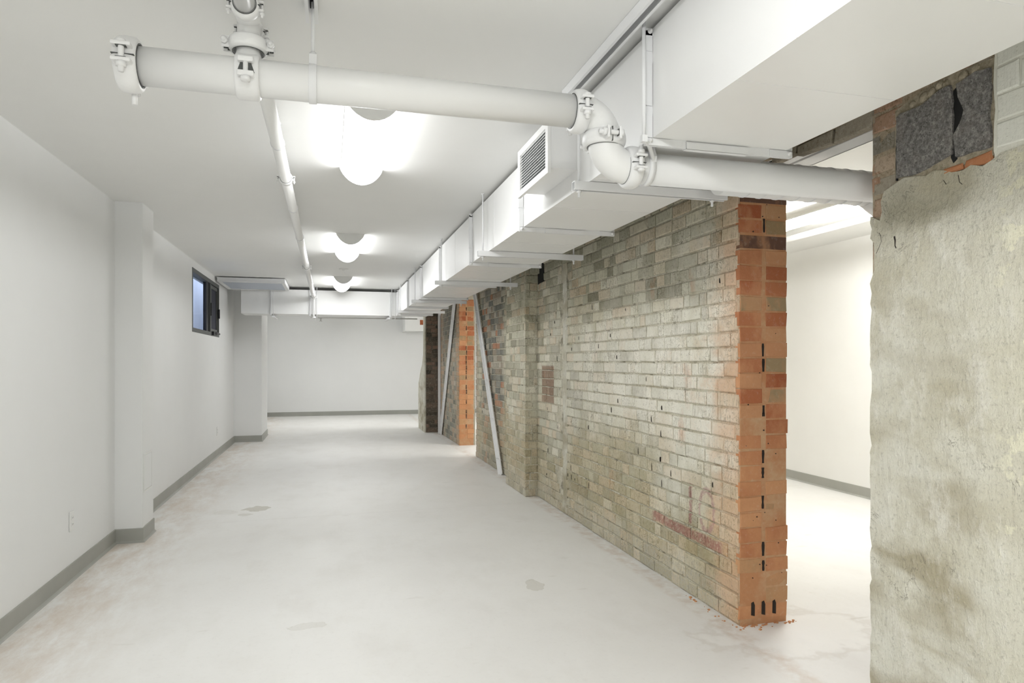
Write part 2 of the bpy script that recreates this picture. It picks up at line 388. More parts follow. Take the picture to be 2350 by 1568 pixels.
# left wall with window opening and two boxed-out columns
WY0, WY1, WZ0, WZ1 = 8.42, 10.37, 1.685, 2.43
c1, c2 = (5.53, 5.85, -1.337), (11.95, 13.03, -1.09)
wl = MB()
wl.box(XL-.2, XL, YN, WY0, 0, CH).box(XL-.2, XL, WY1, YF, 0, CH).box(XL-.2, XL, WY0, WY1, 0, WZ0).box(XL-.2, XL, WY0, WY1, WZ1, CH)
for a, b, x in (c1, c2): wl.box(XL-.02, x, a, b, 0, CH)
struct(wl, 'wall_left', M['drywall'], 'white painted left wall with two boxed-out columns')
struct(MB().box(XL-.2, XR+.2, YF, YF+.2, 0, CR), 'wall_far', M['drywall'], 'plain white end wall of the long room')
struct(MB().box(XL-.2, XR+.2, YN-.2, YN, 0, CR), 'wall_near', M['drywall'], 'white wall behind the viewpoint')
struct(MB().box(XR, XR+.2, YN, YF, 0, CR), 'wall_right', M['wall_r'], 'bright white wall seen through the gap in the brickwork')

def baseboard(name, pts, label, H=.105):
    # pts: polyline along the wall foot; n side given by order (room on the right-hand side when walking along)
    mb = MB(); prof = [(0, H), (.006, H), (.0075, H-.004), (.0075, .016), (.014, .006), (.020, 0), (0, 0)]
    P = [Vector((*p, 0)) for p in pts]; rings = []
    for i, p in enumerate(P):
        dn = []
        if i > 0: d = (P[i]-P[i-1]).normalized(); dn.append(Vector((d.y, -d.x, 0)))
        if i < len(P)-1: d = (P[i+1]-P[i]).normalized(); dn.append(Vector((d.y, -d.x, 0)))
        m = sum(dn, Vector()); m = m/(m.length**2)*len(dn) if len(dn) == 2 else m
        m = m if len(dn) == 1 else (dn[0]+dn[1])/(1+dn[0].dot(dn[1]))
        rings.append([p+m*a+Vector((0, 0, z)) for a, z in prof])
    n = len(prof); V = [q for r in rings for q in r]
    F = [(i*n+j, i*n+(j+1) % n, (i+1)*n+(j+1) % n, (i+1)*n+j) for i in range(len(P)-1) for j in range(n)]
    mb.add(V, F+[tuple(range(n)), tuple(range(len(V)-1, len(V)-n-1, -1))])
    return struct(mb, name, M['base'], label)
baseboard('baseboard_left', [(XL, YN), (XL, c1[0]), (c1[2], c1[0]), (c1[2], c1[1]), (XL, c1[1]), (XL, c2[0]), (c2[2], c2[0]), (c2[2], c2[1]), (XL, c2[1]), (XL, YF)], 'grey vinyl baseboard wrapping the left wall and its columns')
baseboard('baseboard_far', [(XL, YF), (XR, YF)], 'grey vinyl baseboard along the end wall')
baseboard('baseboard_right', [(XR, YF), (XR, YN)], 'grey vinyl baseboard in the room behind the brickwork')

# ------------------------------------------------------------ brick wall, near length
rng = random.Random(7)
Y0, Y1, PY0, PY1, PX = 2.97, 9.27, 6.37, 7.12, 1.872
mb = MB()
mb.box(XW+.006, XT-.006, Y0+.006, Y1-.006, 0, CH, col=(.5, .5, 0))
bricks(mb, (XW+.006, Y0+.012, 0), (0, 1, 0), (-1, 0, 0), [r for r in courses(Y1-Y0-.024, .006, CH-.01, rng) if not (5.47 < Y0+r[0] < 5.62 and .1 < r[2] < 2.25 and rng.random() < .75) and not (6.17 < Y0+(r[0]+r[1])/2 < 6.36 and r[2] > 2.1)], .009, rng, jit=.0035, bev=.006)
bricks(mb, (XT-.006, Y0+.012, 0), (0, 1, 0), (1, 0, 0), courses(Y1-Y0-.024, .006, CH-.01, rng), .006, rng)
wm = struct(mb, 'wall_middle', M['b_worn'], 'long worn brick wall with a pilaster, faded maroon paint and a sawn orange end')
# pilaster
mb = MB(); mb.box(PX+.006, XW+.02, PY0+.006, PY1-.006, 0, CH, col=(.5, .5, 0))
bricks(mb, (PX+.006, PY0, 0), (0, 1, 0), (-1, 0, 0), courses(PY1-PY0, .006, CH-.01, rng), .006, rng)
bricks(mb, (PX, PY0+.006, 0), (1, 0, 0), (0, -1, 0), courses(XW-PX, .006, CH-.01, rng, lens=(.105, .135)), .006, rng)
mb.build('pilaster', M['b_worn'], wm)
# hairline plaster stripe of a removed partition, and the black pocket beside the pilaster
mb = MB(); st = []
for i in range(34):
    z = .02+i*2.18/33; st.append((z, 5.50+rng.uniform(-.02, .02), 5.60+rng.uniform(-.02, .02)))
V = [(XW-.004, a, z) for z, a, b in st]+[(XW-.006-rng.uniform(0, .004), b, z) for z, a, b in st]; k = len(st)
mb.add(V+[(XW+.01, y, z) for x, y, z in V], [(i, i+1, k+i+1, k+i) for i in range(k-1)]+[(i+2*k, i+1+2*k, i+1, i) for i in range(k-1)]+[(k+i, k+i+1, k+i+1+2*k, k+i+2*k) for i in range(k-1)])
mb.build('plaster_scar', M['plaster'], wm)
MB().prism([(6.16, 2.12), (6.35, 2.10), (6.36, CH-.01), (6.17, CH-.01), (6.18, 2.3)], 0, XW-.003, XW+.008).build('wall_pocket', M['black'], wm)
ob = MB(); R_ = random.Random(31)
for i in range(46):
    y = R_.uniform(3.05, 6.1) if i % 4 else R_.uniform(7.2, 9.1); row = R_.randrange(3, 24); z = .006+.0785*row; h_ = R_.uniform(.015, .05); w_ = R_.uniform(.002, .005)
    z += R_.uniform(0, .06-h_) if h_ < .06 else 0
    ob.prism([(y-w_, z), (y+w_*.6, z+.003), (y+w_*.8, z+h_*.7), (y, z+h_), (y-w_*.7, z+h_*.6)], 0, XW-.0065, XW+.004)
ob.build('open_joints', M['darkgap'], wm)
# sawn end of the near length: two leaves with a broken cavity between
def sawn_end(y, x0, x1, seed, parent, dark_rows, top=CH-.01):
    rg = random.Random(seed); mb = MB(); cx = (x0+x1)/2+.0; g = .011
    mb.box(x0+.004, x1-.004, y+.002, y+.04, 0, top, col=(.6, .6, 0))
    z = .03; i = 0; slots = []
    while z < top-.03:
        zt = min(z+.0785-.009, top)
        if i in dark_rows: bricks(mb, (x0, y+.003, 0), (1, 0, 0), (0, -1, 0), [(.003, x1-x0-.003, z, zt)], .003, rg, fix=(.97, .5, 1), bev=.002, jit=.002)
        else:
            w1 = cx-x0-.012
            for a, b in ((.001+rg.uniform(-.004, .004), w1), (w1+.026, x1-x0-.001+rg.uniform(-.007, .007))):
                rc = (min(.88, rg.random()), rg.random(), 1)
                if rg.random() < .25 and z < 1.0: continue
                bricks(mb, (x0, y+.003, 0), (1, 0, 0), (0, -1, 0), [(a, b, z, zt)], .003, rg, fix=rc, bev=.002, jit=.003)
            if rg.random() < (.62 if z > .75 else .28): slots.append((cx-.002+rg.uniform(-.004, .004), z+rg.uniform(0, .01), zt+rg.uniform(-.012, .008)))
        z += .0785; i += 1
    mb.build('sawn_end', M['b_orange'], parent)
    sb = MB()
    for sx, a, b in slots:
        n_ = 5; L = []; R = []
        for q in range(n_):
            zz = a+(b-a)*q/(n_-1); wd = rg.uniform(.003, .0075); L.append((sx-wd, zz)); R.append((sx+wd, zz))
        sb.prism(L+R[::-1], 1, y-.0025, y+.001)
    for q in range(26):
        sx = rg.uniform(x0+.03, x1-.03); zz = rg.uniform(.1, top-.1); s_ = rg.uniform(.002, .005)
        sb.prism([(sx-s_, zz), (sx, zz-s_*.6), (sx+s_, zz), (sx+s_*.3, zz+s_), (sx-s_*.5, zz+s_*.7)], 1, y-.0025, y+.001)
    for sx in (x0+.075, cx-.003, x0+.2):      # three pockets at the foot
        if seed == 3: sb.prism([(sx-.009, .05), (sx+.010, .045), (sx+.011, .10), (sx+.004, .118), (sx-.008, .112)], 1, y-.0025, y+.001)
    sb.build('cavity_slots', M['darkgap'], parent)
sawn_end(Y0, XW+.004, XT+.012, 3, wm, (24, 27))
# crumbs of brick round the foot
mb = MB(); rg = random.Random(5)
for i in range(46):
    x = rg.uniform(XW-.03, XT+.06); y = Y0-abs(rg.gauss(0, .018)) if i % 3 else Y0+rg.random()*.5; x = x if i % 3 else XW-.02-abs(rg.gauss(0, .01)); s_ = rg.uniform(.002, .007)
    mb.obox((x, y, s_*.4), (s_, s_*.3, 0), (-s_*.2, s_*.8, 0), (0, s_*.1, s_*.5), col=(rg.random()*.8, .5, 1))
tag(mb.build('brick_rubble', M['b_orange']), 'line of orange brick crumbs around the foot of the near wall end', 'rubble', None, 'stuff')

# ------------------------------------------------------------ brick wall, second length and its broken far end
rng = random.Random(11)
A0, A1 = 10.54, 12.40
mb = MB(); mb.box(XW+.006, XT-.006, A0+.006, 12.66, 0, CH, col=(.5, .5, 0))
bricks(mb, (XW+.006, A0+.012, 0), (0, 1, 0), (-1, 0, 0), courses(A1-A0, .006, CH-.01, rng), .006, rng)
w2 = struct(mb, 'wall_middle', M['b_second'], 'second length of brick wall with an orange end, farther down the room')
sawn_end(A0, XW+.002, XT-.03, 8, w2, ())
# broken stub with a scrap of render on its side
mb = MB()
prof = [(12.66, 0), (13.50, 0), (13.57, .28), (13.50, .9), (13.22, 1.17), (13.05, 1.4), (12.84, 1.5), (12.83, CH), (12.66, CH)]
mb.prism(prof, 0, 1.765, XT, col=(.5, .5, 0))
bricks(mb, (1.765, 12.66, 0), (1, 0, 0), (0, -1, 0), courses(.22, .004, CH-.01, rng, lens=(.105, .215), pitch=.0785), .006, rng, jit=.012, bev=.008)
sb = struct(mb, 'wall_middle', M['b_dark'], 'dark broken wall stub at the far end of the brickwork')
rend = [(12.645, 0), (13.54, 0), (13.61, .28), (13.55, .9), (13.38, 1.05), (13.22, 1.17), (13.0, 1.3), (12.86, 1.48), (12.86, CH), (12.645, CH)]
MB().prism(rend, 0, 1.742, 1.766).build('render_layer', M['plaster'], sb)
tag(MB().box(1.955, 1.998, 12.35, 12.395, 0, CH).build('corner_bead', M['steel'], bevel=.004), 'thin white upright post where the second brick length meets the dark stub', 'post')
# lintel over the passage between the two lengths
mb = MB(); mb.box(XW+.01, XT-.01, Y1-.02, A0+.02, 2.33, CH, col=(.5, .5, 0))
bricks(mb, (XW+.01, Y1, 0), (0, 1, 0), (-1, 0, 0), courses(A0-Y1, 2.34, CH-.01, rng), .006, rng)
struct(mb, 'wall_middle', M['b_second'], 'brickwork bridging the far passage')

# ------------------------------------------------------------ foreground length of wall: bricks, cinder blocks, render
rng = random.Random(23)
F0, F1 = YN, 2.117
mb = MB(); mb.box(XW+.008, XT, F0, F1-.003, 0, CH, col=(.4, .5, 0))
bricks(mb, (XW+.016, 1.975, 0), (0, 1, 0), (-1, 0, 0), courses(F1-1.985, .006, CH-.01, rng, lens=(.21,)), .010, rng, jit=.004)
bricks(mb, (XW+.008, F1-.01, 0), (1, 0, 0), (0, 1, 0), courses(XT-XW-.008, .006, CH-.01, rng, lens=(.12, .14)), .010, rng, jit=.003)
bricks(mb, (XW+.016, 1.63, 0), (0, 1, 0), (-1, 0, 0), courses(.345, 2.27, CH-.01, rng, lens=(.105, .12)), .008, rng, jit=.006)
wf = struct(mb, 'wall_middle', M['b_sooty'], 'nearest wall length at right, rendered with cement and patched with cinder blocks')
# render coat with a ragged outline
def ragged(pts, amp, step, rg):
    out = []
    for i in range(len(pts)):
        a, b = Vector(pts[i]), Vector(pts[(i+1) % len(pts)]); L = (b-a).length; n_ = max(1, int(L/step)); t = Vector((-(b-a).y, (b-a).x))/max(L, 1e-6)
        for q in range(n_):
            k = 0 if q == 0 and i == 0 else rg.uniform(-amp, amp)
            out.append(tuple(a+(b-a)*q/n_+t*k))
    return out
edge = [(F1+.002, 0)]
z = .04
while z < 1.9:
    e = F1+.003-rng.choice((0, .001, .002, .004, .002, .004, .010))
    if 1.66 < z < 1.80: e -= .018
    edge.append((e, z)); z += rng.uniform(.02, .05)
edge += [(F1-.045, 1.87), (F1-.055, 1.90), (F1-.05, 1.94), (F1-.065, 1.975), (2.02, 1.985), (1.99, 1.995), (1.96, 2.003), (1.90, 1.992), (1.87, 1.985), (1.84, 1.995), (1.80, 1.985), (1.77, 1.97), (1.73, 1.965), (1.70, 1.975), (1.66, 1.96), (1.63, 1.97), (1.60, 1.985), (1.2, 2.0), (F0, 2.0), (F0, 0)]
MB().prism(edge, 0, XW-.001, XW+.02).build('render_coat', M['plaster'], wf)
# scraps of brick face low in the patch
mb = MB(); bricks(mb, (XW+.010, 0, 0), (0, 1, 0), (-1, 0, 0), [(1.63, 1.725, 1.965, 2.0), (1.735, 1.80, 1.972, 1.995)], .008, rng, fix=(.5, .4, 1), jit=.008)
mb.build('brick_scrap', M['b_orange'], wf)
# painted brickwork at the far right
pb = MB(); pb.prism(ragged([(1.612, 1.93), (1.625, 2.0), (1.622, 2.25), (1.63, CH-.01), (1.2, CH-.01), (F0, CH-.01), (F0, 1.99), (1.2, 1.99), (1.5, 1.985), (1.58, 1.985)], .005, .04, rng), 0, XW+.001, XW+.02, col=(.5, .5, 0))
bricks(pb, (XW+.001, F0+.01, 0), (0, 1, 0), (-1, 0, 0), courses(1.615-F0-.01, 2.0, CH-.01, rng, pitch=.085, gap=.006), .005, rng, bev=.006)
pb.build('painted_brickwork', M['b_white'], wf)
# cinder blocks and the crumbling bed around them
MB().prism([(1.60, 1.985), (2.005, 1.985), (2.005, 2.26), (1.9, 2.285), (1.78, 2.30), (1.62, 2.29)], 0, XW+.004, XW+.02).build('patch_mortar', M['rubble'], wf)
for pts in ([(1.992, 2.008), (1.99, 2.232), (1.95, 2.238), (1.885, 2.236), (1.81, 2.262), (1.772, 2.262), (1.765, 2.225), (1.763, 2.16), (1.765, 2.03), (1.80, 2.022), (1.86, 2.008), (1.93, 2.002)],
            [(1.752, 2.015), (1.632, 2.012), (1.628, 2.06), (1.636, 2.10), (1.631, 2.18), (1.633, 2.262), (1.68, 2.268), (1.75, 2.255), (1.742, 2.21), (1.722, 2.16), (1.735, 2.12), (1.758, 2.09)]):
    MB().prism(ragged(pts, .0025, .02, rng), 0, XW-.006, XW+.03).build('cinder_block', M['cinder'], wf)
MB().prism([(1.766, 2.0), (1.775, 2.02), (1.766, 2.24), (1.75, 2.25), (1.722, 2.17), (1.735, 2.12), (1.752, 2.09), (1.752, 2.01)], 0, XW+.002, XW+.012).build('block_gap', M['black'], wf)
MB().prism([(1.997, 2.0), (1.991, 2.0), (1.993, 2.08), (1.989, 2.13), (1.997, 2.13)], 0, XW-.002, XW+.01).build('block_gap', M['black'], wf)
for (y, z, s_) in ((1.88, 2.262, .022), (1.85, 2.268, .02), (1.82, 2.28, .018), (1.795, 2.275, .016), (1.93, 2.255, .016), (1.73, 2.275, .02), (1.69, 2.28, .02)):
    q = MB(); q.lathe((XW+.006, y, z), (-1, .1, .1), [(-s_, s_*.2), (-s_*.5, s_*.9), (0, s_), (s_*.4, s_*.8), (s_*.7, .001)], 9); q.build('mortar_lump', M['rubble'], wf)
# dark fissures in the render
def fissure(pts, wd):
    q = MB()
    L = [(p[0]-wd*rng.uniform(.3, 1), p[1]) for p in pts]; R = [(p[0]+wd*rng.uniform(.3, 1), p[1]-wd*.5) for p in pts]
    q.prism(L+R[::-1], 0, XW-.0018, XW+.001); q.build('crack', M['darkgap'], wf)
fissure([(2.075, 1.825), (2.066, 1.812), (2.064, 1.79), (2.078, 1.765), (2.088, 1.75)], .0012)
fissure([(2.004, 1.80), (2.0, 1.785), (2.001, 1.765), (1.996, 1.755)], .0035)
fissure([(1.815, 1.945), (1.80, 1.952), (1.79, 1.935), (1.775, 1.94)], .0014)
fissure([(1.745, 1.955), (1.74, 1.93), (1.73, 1.92)], .0012)

# lintel brickwork and its two painted steel angles over the near passage
mb = MB(); mb.box(XW+.01, XT-.01, F1-.03, Y0+.03, 2.30, CH, col=(.4, .5, 0))
bricks(mb, (XW+.01, F1, 0), (0, 1, 0), (-1, 0, 0), courses(Y0-F1, 2.31, CH-.01, rng, lens=(.215, .105)), .006, rng, jit=.006)
bricks(mb, (XW+.01, F1, 0), (0, 1, 0), (-1, 0, 0), [(0, .2, 2.245, 2.3), (.21, .42, 2.25, 2.3), (.43, .6, 2.262, 2.3)], .004, rng, fix=(.4, .4, 1), jit=.008)
struct(mb, 'wall_middle', M['b_sooty'], 'ragged brown brickwork above the near passage, beside the duct')
for (xa, xb, up, lab) in ((XW+.03, XW+.125, 1, 'white steel lintel angle over the near passage, duct side'), (XW+.145, XW+.245, -1, 'white steel lintel angle over the near passage, far side')):
    q = MB(); q.box(xa, xb, F1-.02, Y0+.02, 2.285, 2.297); xx = xb-.01 if up < 0 else xa
    q.box(xx, xx+.01, F1-.02, Y0+.02, 2.285, 2.33)
    tag(q.build('steel_lintel', M['duct'], bevel=.002), lab, 'lintel')

# boxed bulkhead beside the far stub
t = thing('bulkhead_box', 'cream boxed-in beam end high on the end wall, with an open brick pocket', 'bulkhead', (1.8, 16.5, 2.09))
MB().box(1.79, 2.3, 16.45, YF-.001, 2.09, CH-.001).build('casing', M['wall_r'], t)
MB().box(2.15, 2.24, 16.446, 16.452, 2.24, 2.36).build('brick_pocket', M['b_orange'], t)

# ------------------------------------------------------------ window
t = tag(thing('window_1', 'small dark-framed two-pane window high in the left wall', 'window', (XL, WY0, WZ0)), kind='structure')
def ring(mb, x0, x1, y0, y1, z0, z1, wy, wz):
    mb.box(x0, x1, y0, y0+wy, z0, z1).box(x0, x1, y1-wy, y1, z0, z1).box(x0, x1, y0+wy, y1-wy, z0, z0+wz).box(x0, x1, y0+wy, y1-wy, z1-wz, z1); return mb
YM = 9.68
q = ring(MB(), XL-.09, XL+.004, WY0, WY1, WZ0, WZ1, .04, .05); q.box(XL-.08, XL+.002, YM-.03, YM+.03, WZ0+.05, WZ1-.05)
fr = q.build('window_frame', M['winframe'], t, bevel=.003)
s1 = ring(MB(), XL-.05, XL-.012, YM+.04, WY1-.045, WZ0+.055, WZ1-.055, .05, .045).build('sash', M['winframe'], t, bevel=.003)
MB().box(XL-.034, XL-.028, YM+.09, WY1-.095, WZ0+.1, WZ1-.1).build('insect_screen', M['screen'], s1)
MB().box(XL-.06, XL-.02, YM-.20, YM-.03, WZ0+.05, WZ1-.05).build('side_rail', M['winblack'], t)
MB().box(XL-.05, XL-.044, WY0+.04, YM-.20, WZ0+.05, WZ1-.05).build('glass_pane', M['glass'], t)
q = MB(); q.tube([(XL+.01, 9.78, WZ0+.035), (XL+.03, 9.95, WZ0+.05), (XL+.03, 10.2, WZ0+.04)], .014, 10).box(XL, XL+.03, 9.75, 9.85, WZ0+.01, WZ0+.06)
q.build('crank_handle', M['winblack'], t)
q = MB().box(XL, XL+.02, 10.29, 10.33, 1.95, 2.08).box(XL-.01, XL+.015, 9.66, 9.70, 1.95, 2.12); q.build('sash_lock', M['winblack'], t)
tag(MB().box(XL-.85, XL-.75, 6.5, 18, 0.6, 2.9).build('lightwell_wall', M['outside']), 'pale concrete wall outside the window', 'wall', None, 'structure')
tag(MB().box(XL-.75, XL-.2, 6.5, 18, 1.2, 1.3).build('lightwell_ledge', M['outside']), 'concrete sill of the light well outside the window', 'ledge', None, 'structure')

# ------------------------------------------------------------ ceiling lights
def light(y0, label, x=.19, z=CH, mat='lens', L=1.16, group='row of lit tubular ceiling lights'):
    t = thing('ceiling_light', label, 'ceiling light', (x, y0, z), group)
    W, D, R_ = .118, .088, 16
    arc = [(x+W*math.cos(math.pi+math.pi*i/R_), z-.008-D*(1-math.cos(math.pi*i/R_)**2)**.72) for i in range(R_+1)]
    mb = MB(); V = [(px, y0+.012, pz) for px, pz in arc]+[(px, y0+L-.012, pz) for px, pz in arc]; n_ = len(arc)
    mb.add(V, [(i, i+1, n_+i+1, n_+i) for i in range(n_-1)], smooth=True); mb.build('lens', M[mat], t)
    for a, b in ((y0, y0+.012), (y0+L-.012, y0+L)):
        big = [(x+(W+.010)*math.cos(math.pi+math.pi*i/R_), z-(D+.014)*(1-math.cos(math.pi*i/R_)**2)**.72) for i in range(R_+1)]
        MB().prism(big, 1, a, b).build('end_cap', M['plastic'], t)
    MB().box(x-W, x+W, y0+.012, y0+L-.012, z-.008, z-.001).build('back_plate', M['plastic'], t)
    return t
light(3.05, 'large lit ceiling light nearest the viewer, just beyond the big crossing pipe')
light(6.36, 'middle one of the three lit ceiling lights along the long room')
light(9.60, 'farthest lit ceiling light, in front of the crossing duct')
light(-.2, 'lit ceiling light directly above the viewpoint', x=.0, mat='lens_n')
light(-2.9, 'lit ceiling light behind the viewpoint', x=.0, mat='lens_n')
light(14.3, 'added unseen ceiling light beyond the crossing duct, brightening the end wall', mat='lens_fill')  # hidden lamp added as fill for the far end
for y, lab in ((3.9, 'lit ceiling light between the pipes of the room behind the brick wall'), (8.2, 'lit ceiling light deep in the room behind the brick wall'), (12.6, 'lit ceiling light at the far end of the room behind the brick wall')):
    light(y, lab, 3.83, CR, 'lens_r', group='lights in the room behind the brickwork')

t = thing('smoke_detector', 'small round white detector on the ceiling between the middle and farthest lights', 'detector', (.18, 8.79, CH))
MB().lathe((.18, 8.79, CH-.0005), (0, 0, -1), [(0, .06), (.006, .06), (.010, .055), (.012, .0)], 32).build('base', M['plastic'], t)
MB().lathe((.18, 8.79, CH-.011), (0, 0, -1), [(0, .018), (.012, .016), (.014, .0)], 20).build('sensor_cap', M['plastic'], t)

t = thing('light_panel', 'flat unlit rectangular ceiling panel in the far left corner beside the window', 'light panel', (-1.05, 10.5, CH))
px0, px1, py0, py1 = -1.49, -.60, 10.0, 11.05
q = MB(); q.box(px0, px1, py0, py1, CH-.055, CH-.012); q.box(px0+.1, px1-.1, py0+.1, py1-.1, CH-.012, CH-.001)
q.box(px0, px0+.05, py0, py1, CH-.075, CH-.055).box(px1-.05, px1, py0, py1, CH-.075, CH-.055).box(px0+.05, px1-.05, py0, py0+.05, CH-.075, CH-.055).box(px0+.05, px1-.05, py1-.05, py1, CH-.075, CH-.055)
q.build('housing', M['steel'], t, bevel=.003)
MB().box(px0+.05, px1-.05, py0+.05, py1-.05, CH-.066, CH-.055).build('diffuser', M['diffuser'], t)

# ------------------------------------------------------------ ducts
DX0, DX1, DZ0, DZ1 = 1.085, 1.625, 2.118, 2.497
DYN, DYF = -1.5, 11.65
JY = [.62, 2.13, 3.73, 5.16, 6.66, 8.1, 9.5, 11.0]
t = thing('air_duct', 'long white rectangular air duct hung under the ceiling along the brick wall', 'duct', (1.35, 5, DZ1))
q = MB()
ys = [DYN]+JY+[DYF]
for a, b in zip(ys, ys[1:]): q.box(DX0, DX1, a, b, DZ0, DZ1)
for a, b in zip(ys, ys[1:]):                 # faint folded seams across the underside
    for k in (1, 2): yy = a+(b-a)*k/3; q.box(DX0+.002, DX1-.002, yy-.0015, yy+.0015, DZ0-.0016, DZ0+.002)
    q.box(DX0-.0012, DX0+.001, a+(b-a)/2-.001, a+(b-a)/2+.001, DZ0, DZ1)
q.build('duct_body', M['duct'], t)
def flange(y, parent):
    q = MB(); e = .026
    for dy in (-.0045, .0045):
        q.box(DX0-e, DX1+e, y+dy-.003, y+dy+.003, DZ0-e, DZ0+.001).box(DX0-e, DX0+.001, y+dy-.003, y+dy+.003, DZ0+.001, DZ1).box(DX1-.001, DX1+e, y+dy-.003, y+dy+.003, DZ0+.001, DZ1)
    for a, b, zz in ((DX0+.13, DX0+.38, 0), ):
        q.box(a, b, y-.012, y+.012, DZ0-e-.003, DZ0-e+.002).box(a, b, y-.013, y-.009, DZ0-e-.003, DZ0-.004)
    q.box(DX0-e-.003, DX0-e+.002, y-.012, y+.012, DZ0+.11, DZ0+.26).box(DX0-e-.003, DX0-.004, y-.013, y-.009, DZ0+.11, DZ0+.26)
    for (cx_, cz_, sx, sz) in ((DX0, DZ0, 1, 1), (DX1, DZ0, -1, 1), (DX0, DZ1-.03, 1, -1)):   # corner plates
        q.box(min(cx_-sx*e, cx_+sx*.07), max(cx_-sx*e, cx_+sx*.07), y-.0115, y-.007, cz_-e if sz > 0 else cz_+.004, cz_-.002 if sz > 0 else cz_+.029)
        q.box(min(cx_-sx*e, cx_-sx*.002), max(cx_-sx*e, cx_-sx*.002), y-.0115, y-.007, cz_ if sz > 0 else cz_-.05, cz_+.08 if sz > 0 else cz_+.02)
    f = q.build('joint_flange', M['steel'], parent)
    for cx_, cz_ in ((DX0-e*.45, DZ0-e*.45), (DX1+e*.45, DZ0-e*.45), (DX0-e*.45, DZ1-.012)):
        b = MB(); b.lathe((cx_, y-.0115, cz_), (0, -1, 0), [(0, .009), (.006, .009), (.006, .005), (.013, .005), (.014, 0)], 8); b.build('bolt', M['iron'], f)
for y in JY: flange(y, t)
# grille box on the side of the duct
GX, GY0, GY1, GZ0, GZ1 = .945, 2.85, 3.335, 2.205, 2.41
MB().box(GX+.012, DX0+.001, GY0+.004, GY1-.004, GZ0+.004, GZ1-.006).build('outlet_box', M['duct'], t)
g = ring(MB(), GX-.004, GX+.012, GY0-.005, GY1+.005, GZ0-.022, GZ1+.012, .038, .03)
g = g.build('grille', M['duct'], t, bevel=.002)
q = MB(); n_ = 13
for i in range(n_):
    zc = GZ0+.014+i*(GZ1-GZ0-.038)/(n_-1)
    q.obox((GX+.004, (GY0+GY1)/2, zc), (.005, 0, .003), (0, (GY1-GY0)/2-.034, 0), (-.0004, 0, .0009))
q.build('louvre_blades', M['duct'], g)
MB().box(GX+.0112, GX+.0118, GY0+.03, GY1-.03, GZ0, GZ1-.01).build('grille_back', M['grille_grey'], g)
# crossing duct at the far end
t2 = thing('air_duct', 'white rectangular air duct crossing the room in front of the end wall', 'duct', (-.1, 11.4, 2.475))
CX0, CX1, CY0, CY1, CZ0, CZ1 = -1.31, DX0-.002, 11.1, 11.62, 2.088, 2.472
MB().box(CX0, CX1, CY0, CY1, CZ0, CZ1).build('duct_body', M['duct'], t2)
for x in (-.87, -.285, .965):
    q = MB(); q.box(x-.008, x+.008, CY0-.026, CY0+.001, CZ0-.026, CZ1).box(x-.008, x+.008, CY0+.001, CY1+.026, CZ0-.026, CZ0+.001).box(x-.012, x-.008, CY0-.028, CY0, CZ0-.028, CZ0+.07).box(x-.012, x-.008, CY0-.028, CY0, CZ1-.08, CZ1)
    f = q.build('joint_flange', M['steel'], t2)
    b = MB(); b.lathe((x-.012, CY0-.013, CZ0-.01), (-1, 0, 0), [(0, .009), (.008, .009), (.009, 0)], 8); b.build('bolt', M['iron'], f)
# ---- trapeze hangers
def trapeze(y, xa, xb, r0, r1, label, zc=2.0975, zt=CH-.001, h=.0185):
    t = thing('trapeze_hanger', label, 'hanger', ((xa+xb)/2, y, zc), 'trapeze hangers under the long duct')
    q = MB(); q.box(xa, xb, y-.018, y-.0155, zc-h, zc+h).box(xa, xb, y+.0155, y+.018, zc-h, zc+h).box(xa, xb, y-.0155, y+.0155, zc+h-.003, zc+h).box(xa, xb, y-.0155, y-.008, zc-h, zc-h+.003).box(xa, xb, y+.008, y+.0155, zc-h, zc-h+.003)
    q.build('channel', M['steel'], t)
    for x in (r0, r1):
        b = MB(); b.tube([(x, y, zc-h-.03), (x, y, zt)], .0055, 10); r_ = b.build('threaded_rod', M['steel'], t)
        b = MB(); b.lathe((x, y, zc-h-.009), (0, 0, 1), [(0, .001), (0, .011), (.008, .011), (.008, .001)], 6); b.build('nut', M['iron'], r_)
        b = MB(); b.lathe((x, y, zt-.006), (0, 0, 1), [(0, .006), (0, .013), (.006, .013)], 12); b.build('anchor', M['iron'], r_)
for y, xa, xb, lab, zt in ((2.72, 1.015, 1.76, 'hanger channel and rods under the duct just behind the pipe elbow', CH-.04),
        (4.6, 1.005, 1.79, 'hanger channel and rods under the duct, first beyond the side grille', CH-.001),
        (6.4, .98, 1.80, 'hanger channel and rods under the duct above the pilaster', CH-.001),
        (8.45, 1.0, 1.70, 'hanger channel and rods under the duct, between the pilaster one and the farthest', CH-.001),
        (10.25, .99, 1.72, 'farthest hanger channel and rods under the long duct', CH-.001)):
    trapeze(y, xa, xb, 1.042, xb-.07, lab, zt=zt)
t = thing('trapeze_hanger', 'short rods and bracket carrying the crossing duct beside the thin pipe', 'hanger', (-.24, 11.07, 2.05), 'crossing duct hangers')
for x in (-.22, -.185): MB().tube([(x, 11.05, 2.02), (x, 11.05, CH-.001)], .005, 8).build('threaded_rod', M['steel'], t)
MB().box(-.24, -.20, 11.03, 11.7, 2.028, 2.052).build('channel', M['steel'], t)
t = thing('trapeze_hanger', 'short rods and bracket carrying the crossing duct where it meets the long duct', 'hanger', (.93, 11.07, 2.05), 'crossing duct hangers')
for x in (.985, 1.04): MB().tube([(x, 11.05, 2.02), (x, 11.05, CH-.001)], .005, 8).build('threaded_rod', M['steel'], t)
MB().box(.92, .96, 11.03, 11.7, 2.028, 2.052).build('channel', M['steel'], t)
t = thing('trapeze_hanger', 'bracket carrying the left end of the crossing duct, under the unlit panel', 'hanger', (-.84, 11.07, 2.05), 'crossing duct hangers')
